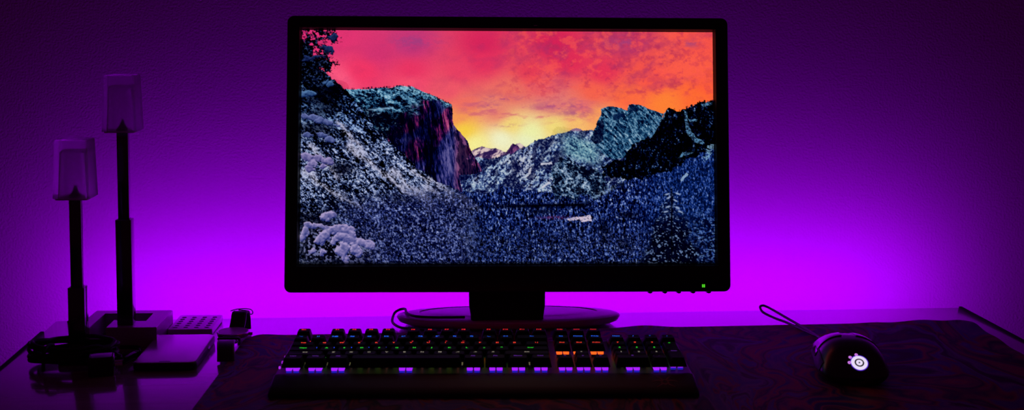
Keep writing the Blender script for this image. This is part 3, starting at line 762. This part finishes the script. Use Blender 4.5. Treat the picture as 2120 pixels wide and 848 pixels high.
# =============================== wristwatch ============================================
wt = thing('wristwatch', 'round wristwatch with curled dark leather straps next to the phone', 'watch', (-.2665, 1.5550, DESK))
bm = bmesh.new(); L = []
for z, r in ((.0062, .0155), (.0072, .0185), (.0110, .0194), (.0124, .0190), (.0127, .0178)):
    L.append([(r * math.cos(2 * PI * k / 40), r * math.sin(2 * PI * k / 40), z) for k in range(40)])
loft(bm, L); obj('watch_case', bm, M_metal, wt)
bm = bmesh.new(); disc(bm, 0, .0176, 0, 0, .0129, 40); obj('watch_face', bm, M_white, wt, smooth=False)
bm = bmesh.new(); tube(bm, [(.0185, 0, .0092), (.0230, 0, .0092)], .0018, 2, 10); obj('crown', bm, M_metal, wt)
def strap(name, pts, wd, th, taper=.0):
    p = catmull(pts, 8); bm = bmesh.new(); loops = []
    for i, q in enumerate(p):
        t = (p[min(i + 1, len(p) - 1)] - p[max(i - 1, 0)]).normalized()
        up = Vector((1, 0, 0)).cross(t).normalized(); w2 = wd / 2 * (1 - taper * i / len(p))
        sec = rrect(w2 * 2, th, th * .45, 3)
        loops.append([tuple(q + Vector((1, 0, 0)) * a + up * b) for a, b in sec])
    loft(bm, loops); o = obj(name, bm, M_leather, wt)
    bm = bmesh.new()
    for s in (-1, 1):
        line = []
        for i, q in enumerate(p[1:-1]):
            t = (p[i + 2] - p[i]).normalized(); up = Vector((1, 0, 0)).cross(t).normalized()
            w2 = wd / 2 * (1 - taper * (i + 1) / len(p)) - .0018
            sgn = 1 if up.z > 0 or (abs(up.z) < .2 and up.y < 0) else -1
            line.append(q + Vector((s * w2, 0, 0)) + up * (th / 2 + .0001) * sgn)
        sweep(bm, line, [(.0003, 0), (0, .0003), (-.0003, 0), (0, -.0003)])
    obj('stitching', bm, M_stitch, o)
    return o
strap('strap', [(0, -.015, .0085), (.0005, -.022, .0092), (.0010, -.032, .0085), (.0015, -.042, .0095), (.0025, -.056, .0140), (.0040, -.072, .0175), (.0060, -.086, .0155), (.0080, -.096, .0095), (.0085, -.1005, .0024)], .0205, .0034, .04)
strap('strap', [(0, .015, .0085), (.001, .021, .0120), (.002, .027, .0200), (.002, .033, .0258), (.003, .041, .0258), (.004, .048, .0190), (.004, .052, .0080), (.004, .053, .0022)], .0188, .0034, .04)
bm = bmesh.new(); tube(bm, [(-.0108, -.034, .004), (-.0108, -.034, .0105), (-.0095, -.035, .0122), (.0110, -.035, .0122), (.0128, -.034, .0105), (.0128, -.034, .004)], .0016, 4, 7)
obj('strap_keeper', bm, M_leather, wt)
bm = bmesh.new(); tube(bm, [(-.009, .036, .0285), (-.002, .034, .0310), (.010, .035, .0315), (.0165, .038, .0290), (.0170, .041, .0240), (.0135, .041, .0235), (.012, .040, .0275), (.0, .040, .0290)], .0007, 6, 6)
obj('buckle', bm, M_metal, wt)

# =============================== mouse =================================================
ms = thing('computer_mouse', 'black computer mouse with a glowing white ring emblem on its back', 'mouse', (.4255, 1.3500, MATZ), math.radians(-7))
def m_half(t):   # half width along the length
    return np.interp(t, [0, .015, .05, .12, .22, .35, .5, .65, .8, .92, .98, 1.], [.008, .0215, .0305, .0355, .0378, .0382, .0368, .0345, .0335, .0315, .0255, .014])
def m_high(t):
    return np.interp(t, [0, .015, .05, .12, .22, .35, .5, .65, .8, .92, .98, 1.], [.006, .0115, .0180, .0260, .0340, .0395, .0405, .0375, .0315, .0245, .0195, .012])
def smooth_tab(f, t, k=.03):
    return sum(f(min(max(t + d * k, 0), 1)) for d in (-1, -.5, 0, .5, 1)) / 5 if .03 < t < .97 else f(t)
def mouse_loops(grow=0., t0=0., t1=1., n=40, m=48):
    L = []
    for i in range(n + 1):
        s = i / n; t = t0 + (t1 - t0) * (.5 - .5 * math.cos(PI * s)) if t0 == 0 and t1 == 1 else t0 + (t1 - t0) * s
        hw, hh = smooth_tab(m_half, t) + grow, smooth_tab(m_high, t) + grow
        y = -.020 + .124 * t
        lp = []
        for j in range(m):
            a = 2 * PI * j / m
            c, s_ = math.cos(a), math.sin(a)
            if s_ >= 0:
                x = hw * math.copysign(abs(c) ** .74, c); z = .009 + (hh - .009) * abs(s_) ** .88
                x *= 1 - .10 * max(0, (z - .009) / .035)
            else:
                x = hw * .985 * math.copysign(abs(c) ** .5, c); z = .009 - .0085 * abs(s_) ** .5
                x *= 1 - .08 * max(0, (.009 - z) / .0085)
            lp.append((x, y, max(z, .0006)))
        L.append(lp)
    return L
bm = bmesh.new(); loft(bm, mouse_loops())
M_mouse = pbr('soft black shell', (.010, .010, .012), .30, spec=.7, coat=.4, coat_rough=.25)
M_mouse_b = pbr('glossier black shell', (.012, .012, .014), .26, spec=.8, coat=.5, coat_rough=.2)
body = obj('mouse_body', bm, M_mouse, ms, angle=60)
dg = bpy.context.evaluated_depsgraph_get()
bvh = BVHTree.FromPolygons([v.co.copy() for v in body.data.vertices], [tuple(p.vertices) for p in body.data.polygons])
# left and right buttons: skins just above the shell with a seam between them
def skin(name, t0, t1, j0, j1, g, mat, shrink=0):
    L = mouse_loops(g, t0, t1, 16, 96); Lb = mouse_loops(g - .0016, t0, t1, 16, 96)
    bm = bmesh.new()
    up = [[bm.verts.new(p) for p in lp[j0:j1]] for lp in L]; dn = [[bm.verts.new(p) for p in lp[j0:j1]] for lp in Lb]
    R, Cn = len(up), len(up[0])
    for i in range(R - 1):
        for j in range(Cn - 1):
            bm.faces.new((up[i][j], up[i][j + 1], up[i + 1][j + 1], up[i + 1][j])); bm.faces.new((dn[i][j + 1], dn[i][j], dn[i + 1][j], dn[i + 1][j + 1]))
    for i in range(R - 1):
        for j in (0, Cn - 1): bm.faces.new((up[i][j], up[i + 1][j], dn[i + 1][j], dn[i][j]))
    for j in range(Cn - 1):
        for i in (0, R - 1): bm.faces.new((up[i][j], up[i][j + 1], dn[i][j + 1], dn[i][j]))
    return obj(name, bm, mat, ms, angle=50)
skin('mouse_button', .46, .985, 6, 23, .0011, M_mouse_b)
skin('mouse_button', .46, .985, 26, 43, .0011, M_mouse_b)
skin('side_grip', .16, .80, 40, 48, .0008, M_rubber)
skin('side_button', .40, .56, 41, 45, .0018, M_gloss)
skin('side_button', .58, .72, 41, 45, .0018, M_gloss)
bm = bmesh.new(); L = []
for k in range(9):
    x = -.0035 + .007 * k / 8; r = .0125 - .0012 * (abs(k - 4) / 4) ** 2
    L.append([(x, .074 + r * math.cos(2 * PI * i / 28), .0225 + r * math.sin(2 * PI * i / 28)) for i in range(28)])
loft(bm, L); obj('scroll_wheel', bm, M_rubber, ms)
# emblem laid onto the back of the shell
P0 = Vector((.0035, -.0145, .0)); hit = bvh.ray_cast(Vector((.0035, -.0085, .10)), Vector((0, 0, -1)))
c0, n0 = hit[0], hit[1]
if n0.z < 0: n0 = -n0
T = Vector((1, 0, 0)); T = (T - n0 * T.dot(n0)).normalized(); Bn = n0.cross(T)
if Bn.z < 0: Bn = -Bn
def on_shell(bm, lift=.0004):
    for v in bm.verts:
        p = c0 + T * v.co.x + Bn * v.co.y + n0 * .02
        h = bvh.ray_cast(p, -n0)
        if h[0] is not None: v.co = h[0] + n0 * lift
        else: v.co = c0 + T * v.co.x + Bn * v.co.y
def rings(bm, rad, cx=0, cy=0, n=40):
    for a, b in zip(rad, rad[1:]): disc(bm, a, b, cx, cy, 0, n)
M_logo = glow('white lit emblem', (.80, .70, .92), 1.0); M_logo2 = glow('lilac lit emblem', (.72, .22, .92), .9); M_halo = glow('violet halo of the emblem', (.12, .02, .85), .7)
bm = bmesh.new(); rings(bm, [.0050, .0062, .0074, .0086]); rings(bm, [.0009, .0022, .0035]); on_shell(bm); logo = obj('emblem', bm, M_logo, ms, smooth=False)
tag(logo, 'glowing white ring emblem')
bm = bmesh.new(); rings(bm, [.0086, .0095]); on_shell(bm); obj('emblem_halo', bm, M_halo, logo, smooth=False)  # halo of light around the emblem, painted as a glowing ring
bm = bmesh.new()
for cx_, cy_ in ((-.0020, .0103), (-.0088, .0066), (-.0104, -.0002)): rings(bm, [0.0004, .0018], cx_, cy_, 16)
for (ax_, ay_), (bx_, by_) in (((-.0014, .0083), (-.0019, .0094)), ((-.0083, -.0002), (-.0094, -.0002))):
    d = Vector((bx_ - ax_, by_ - ay_)).normalized(); nrm = Vector((-d.y, d.x)) * .0012
    bm.faces.new([bm.verts.new((ax_ + s * nrm.x, ay_ + s * nrm.y, 0)) for s in (1, -1)] + [bm.verts.new((bx_ + s * nrm.x, by_ + s * nrm.y, 0)) for s in (-1, 1)])
on_shell(bm); obj('emblem_prong', bm, M_logo2, logo, smooth=False)
# cable: straight back, a raised bend by the wall, and back again
bm = bmesh.new()
wl = Vector(ms.location)
pts = [(.4370, 1.449, .012), (.4380, 1.462, .0085), (.4380, 1.500, .0062), (.4365, 1.535, .0062), (.4280, 1.585, .0075), (.4185, 1.618, .0100), (.4085, 1.645, .0135), (.4010, 1.657, .0155), (.3960, 1.656, .0140), (.3975, 1.645, .0095),
       (.4080, 1.625, .0065), (.4180, 1.602, .0060), (.4300, 1.560, .0055), (.4420, 1.520, .0055), (.4540, 1.490, .0055), (.4700, 1.470, .0055), (.4800, 1.452, .0055)]
inv = Matrix.Rotation(-ms.rotation_euler.z, 3, 'Z')
tube(bm, [tuple(inv @ (Vector((x, y, DESK + z)) - wl)) for x, y, z in pts], .0016, 8, 8)
obj('mouse_cable', bm, pbr('grey cable sleeve', (.10, .09, .11), .4), ms)

# =============================== keyboard ==============================================
U = .01905
kb = thing('gaming_keyboard', 'full size black keyboard with coloured lights under its raised keys', 'keyboard', (-.1905, 1.3080, MATZ), math.radians(-1.45))
KW = .4400
prof = [(0, .0006), (0, .0040), (.0018, .0056), (.012, .0092), (.034, .0140), (.040, .0144), (.0425, .0128), (.0440, .0122), (.160, .0160), (.1640, .0166), (.1665, .0140), (.1665, .0006)]
bm = bmesh.new()
xs = [0, .0015, .004, .03, .2, .4, KW - .004, KW - .0015, KW]; ins = [.002, .0006, 0, 0, 0, 0, 0, .0006, .002]
L = []
for x, d in zip(xs, ins):
    cyy, czz = .083, .008
    L.append([(x, cyy + (y - cyy) * (1 - d / .083), .0006 + (z - .0006) * (1 - d * 60)) for y, z in prof])
loft(bm, L); obj('case', bm, M_deck, kb, angle=25)
# spiked emblem printed on the front right of the case
bm = bmesh.new()
def deck_z(y): return np.interp(y, [p[0] for p in prof[1:10]], [p[1] for p in prof[1:10]])
def strip_on_deck(pts, w0, w1):
    P = catmull([(x, y, 0) for x, y in pts], 6); a = []; b = []
    for i, p in enumerate(P):
        t = (P[min(i + 1, len(P) - 1)] - P[max(i - 1, 0)]).normalized(); w_ = (w0 + (w1 - w0) * i / (len(P) - 1)) / 2
        for lst, s in ((a, 1), (b, -1)):
            x, y = p.x - t.y * w_ * s, p.y + t.x * w_ * s
            lst.append(bm.verts.new((x, y, deck_z(y) + .0002)))
    for i in range(len(P) - 1): bm.faces.new((a[i], a[i + 1], b[i + 1], b[i]))
ex, ey = .4070, .0200
for s in (-1, 1):
    strip_on_deck([(ex + s * .002, ey + .001), (ex + s * .007, ey + .003), (ex + s * .014, ey + .0005)], .0030, .0004)
    strip_on_deck([(ex + s * .002, ey + .003), (ex + s * .0035, ey + .007), (ex + s * .008, ey + .0125)], .0026, .0004)
    strip_on_deck([(ex + s * .002, ey - .002), (ex + s * .0045, ey - .006), (ex + s * .0095, ey - .0105)], .0026, .0004)
strip_on_deck([(ex - .004, ey - .001), (ex, ey - .005), (ex + .004, ey - .001)], .0022, .0022)
strip_on_deck([(ex - .003, ey + .002), (ex, ey + .0045), (ex + .003, ey + .002)], .0016, .0016)
obj('emblem', bm, M_red, kb, smooth=False)

ROWY = [.0560, .0560 + U, .0560 + 2 * U, .0560 + 3 * U, .0560 + 4 * U, .0560 + 5.25 * U]      # bottom row first
TOPZ = [.0285, .0276, .0274, .0281, .0304, .0322]
LEG = [('bottom', (.30, .05, .85), .35), ('third', (.75, .66, .50), .45), ('home', (.03, .85, .03), 1.1), ('upper', (1., .05, .02), 1.3), ('number', (.02, .14, 1.), 1.3), ('function', (1., .015, .02), 1.4)]
M_leg = [glow('legend light ' + n, c, s) for n, c, s in LEG]
SWC = [(.36, .012, 1.), (.55, .5, .2), (.05, .6, .05), (1., .10, .01), (.02, .08, 1.), (1., .02, .02)]
SWS = [1.2, .22, .6, 1.5, .8, .7]
M_sw = [glow('switch light %d' % i, c, s, True) for i, (c, s) in enumerate(zip(SWC, SWS))]
M_low_reflection = glow('blue reflection under the switches', (.03, .02, .95), .45)  # glowing colour stands in for the blue reflection below the bottom row
M_housing = pbr('switch housing', (.03, .03, .04), .3)

cap_cache, txt_cache, sw_cache = {}, {}, {}
def cap_mesh(w, d, h):
    k = (round(w, 4), round(d, 4), round(h, 5))
    if k not in cap_cache:
        bm = bmesh.new(); g = .0007
        W, D = w * U - 2 * g, d * U - 2 * g
        tw, td = W - .0052, D - .0046
        loft(bm, [at_z(rrect(W, D, .0008, 3), 0), at_z(rrect(W, D, .0008, 3), .0010), at_z(rrect(tw + .0009, td + .0009, .0022, 3, 0, .0007), h - .0005),
                  at_z(rrect(tw, td, .0020, 3, 0, .0007), h), at_z(rrect(tw * .7, td * .6, .0018, 3, 0, .0007), h - .0003)])
        bmesh.ops.recalc_face_normals(bm, faces=bm.faces)
        me = bpy.data.meshes.new('keycap'); bm.to_mesh(me); bm.free()
        me.polygons.foreach_set('use_smooth', [True] * len(me.polygons)); me.set_sharp_from_angle(angle=math.radians(40))
        me.materials.append(M_cap); cap_cache[k] = me
    return cap_cache[k]
def txt_mesh(s, mat, size):
    k = (s, mat.name, size)
    if k not in txt_cache:
        cu = bpy.data.curves.new('legend', 'FONT'); cu.body = s; cu.size = size; cu.align_x = 'CENTER'; cu.align_y = 'CENTER'; cu.resolution_u = 2; cu.offset = .00012
        o = bpy.data.objects.new('legend_text', cu); col.objects.link(o)
        me = bpy.data.meshes.new_from_object(o.evaluated_get(bpy.context.evaluated_depsgraph_get()))
        bpy.data.objects.remove(o); bpy.data.curves.remove(cu)
        me.materials.clear(); me.materials.append(mat); me.name = 'legend'
        txt_cache[k] = me
    return txt_cache[k]
def sw_mesh(row):
    if row not in sw_cache:
        bm = bmesh.new()
        for s in (-1, 1): box(bm, s * .0038 - .0031, s * .0038 + .0031, -.0069, .0062, .0022, .0070, .0006, mi=0)
        for s in (-1, 1): box(bm, s * .0038 - .0029, s * .0038 + .0029, -.0067, -.0040, 0, .0022, .0004, mi=2 if row == 0 else 1)
        box(bm, -.0066, .0066, -.0055, .0060, .0068, .0086, .0004, mi=1)
        bmesh.ops.recalc_face_normals(bm, faces=bm.faces)
        me = bpy.data.meshes.new('switch'); bm.to_mesh(me); bm.free(); me.materials.append(M_sw[row]); me.materials.append(M_housing); me.materials.append(M_low_reflection)
        sw_cache[row] = me
    return sw_cache[row]
plate = lambda y: .0122 + (y - .044) * (.0038 / .116)
def key(name, legend, x, row, w=1., d=1.):
    """x in key units from the left; d = 2 for the tall keys of the number pad"""
    cx_, cy_ = .0060 + (x + w / 2) * U, ROWY[row] + (d - 1) * U / 2
    pz = plate(cy_); zb = pz + .0062; h = TOPZ[row] - zb
    o = link(bpy.data.objects.new(name, cap_mesh(w, d, h)), kb); o.location = (cx_, cy_, zb)
    size = .0048 if len(legend) <= 2 else (.0040 if len(legend) <= 4 else .0030)
    t = link(bpy.data.objects.new('legend', txt_mesh(legend, M_leg[row], size)), o)
    t.location = (-.0006 if w <= 1.3 else 0, .0022 + (d - 1) * U / 2, h + .0002)
    s = link(bpy.data.objects.new('switch', sw_mesh(row)), o); s.location = (0, 0, pz - zb + .0001)
    return o
key('escape_key', 'Esc', 0, 5)
for k in range(12): key('function_key', 'F%d' % (k + 1), 2 + k + .5 * (k // 4), 5)
for k, s in enumerate(('PrtSc', 'ScrLk', 'Pause')): key('system_key', s, 15.25 + k, 5)
for k, s in enumerate(('`~', '1!', '2@', '3#', '4$', '5%', '6^', '7&', '8*', '9(', '0)', '-_', '=+')): key('number_key', s, k, 4)
key('backspace_key', '<--', 13, 4, 2)
key('tab_key', 'Tab', 0, 3, 1.5)
for k, s in enumerate('QWERTYUIOP'): key('letter_key', s, 1.5 + k, 3)
for k, s in enumerate(('[{', ']}')): key('symbol_key', s, 11.5 + k, 3)
key('symbol_key', '\\ |', 13.5, 3, 1.5)
key('caps_lock_key', 'Caps', 0, 2, 1.75)
for k, s in enumerate('ASDFGHJKL'): key('letter_key', s, 1.75 + k, 2)
for k, s in enumerate((';:', "'\"")): key('symbol_key', s, 10.75 + k, 2)
key('enter_key', 'Enter', 12.75, 2, 2.25)
key('shift_key', 'Shift', 0, 1, 2.25)
for k, s in enumerate('ZXCVBNM'): key('letter_key', s, 2.25 + k, 1)
for k, s in enumerate((',<', '.>', '/?')): key('symbol_key', s, 9.25 + k, 1)
key('shift_key', 'Shift', 12.25, 1, 2.75)
key('control_key', 'Ctrl', 0, 0, 1.25); key('system_key', 'Win', 1.25, 0, 1.25); key('alt_key', 'Alt', 2.5, 0, 1.25)
key('space_bar', '-', 3.75, 0, 6.25)
key('alt_key', 'Alt', 10, 0, 1.25); key('system_key', 'Fn', 11.25, 0, 1.25); key('system_key', 'Menu', 12.5, 0, 1.25); key('control_key', 'Ctrl', 13.75, 0, 1.25)
for r, names in ((4, ('Ins', 'Home', 'PgUp')), (3, ('Del', 'End', 'PgDn'))):
    for k, s in enumerate(names): key('navigation_key', s, 15.25 + k, r)
key('arrow_key', '^', 16.25, 1)
for k, s in enumerate('<v>'): key('arrow_key', s, 15.25 + k, 0)
for k, s in enumerate(('Num', '/', '*', '-')): key('number_pad_key', s, 18.5 + k, 4)
for r, names in ((3, '789'), (2, '456'), (1, '123')):
    for k, s in enumerate(names): key('number_pad_key', s, 18.5 + k, r)
key('number_pad_key', '+', 21.5, 2, 1, 2); key('number_pad_key', 'Enter', 21.5, 0, 1, 2)
key('number_pad_key', '0', 18.5, 0, 2); key('number_pad_key', '.', 20.5, 0)
# raised panel behind the number pad 
bm = bmesh.new(); slab(bm, 3.9 * U, .9 * U, .0150, .0200, .002, .001, cx=.0060 + 20.5 * U, cy=ROWY[5]); obj('indicator_panel', bm, M_deck, kb)
# bright side lights on the left end of the case
for k, yy in enumerate((.062, .081, .100)):
    bm = bmesh.new(); box(bm, .0016, .0036, yy - .0016, yy + .0016, plate(yy) + .001, plate(yy) + .0036, .0004)
    obj('side_light', bm, glow('violet side light %d' % k, (.55, .03, 1.), .8 - .2 * k), kb)

# =============================== camera, world, output =================================
cam = bpy.data.objects.new('camera', bpy.data.cameras.new('camera')); col.objects.link(cam)
f_px, pitch, yaw, roll = 2700., math.atan(205 / 2700.), math.radians(2.5), .003
cam.data.sensor_width = 36; cam.data.lens = 36 * f_px / 2120; cam.data.shift_y = -(424 - 230) / 2120
cam.data.clip_start = .05
F = Vector((math.sin(yaw) * math.cos(pitch), math.cos(yaw) * math.cos(pitch), -math.sin(pitch)))
R = F.cross(Vector((0, 0, 1))).normalized(); Uv = R.cross(F)
R2 = R * math.cos(roll) + Uv * math.sin(roll); U2 = -R * math.sin(roll) + Uv * math.cos(roll)
mtx = Matrix(((R2.x, U2.x, -F.x, 0), (R2.y, U2.y, -F.y, 0), (R2.z, U2.z, -F.z, DESK + .395), (0, 0, 0, 1)))
cam.matrix_world = mtx
cam.data.dof.use_dof = True; cam.data.dof.focus_distance = 1.585; cam.data.dof.aperture_fstop = 6.5
bpy.context.scene.camera = cam

wd = bpy.data.worlds.new('dim room'); bpy.context.scene.world = wd; wd.use_nodes = True
wd.node_tree.nodes['Background'].inputs[0].default_value = (.013, .0004, .0065, 1)
wd.node_tree.nodes['Background'].inputs[1].default_value = 1.

sc = bpy.context.scene
sc.view_settings.view_transform = 'Standard'; sc.view_settings.look = 'None'
sc.view_settings.gamma = 1.; sc.view_settings.exposure = 0.; sc.view_settings.use_curve_mapping = False
sc.cycles.use_denoising = True
sc.cycles.max_bounces = 8; sc.cycles.sample_clamp_indirect = 4.
bpy.context.view_layer.update()
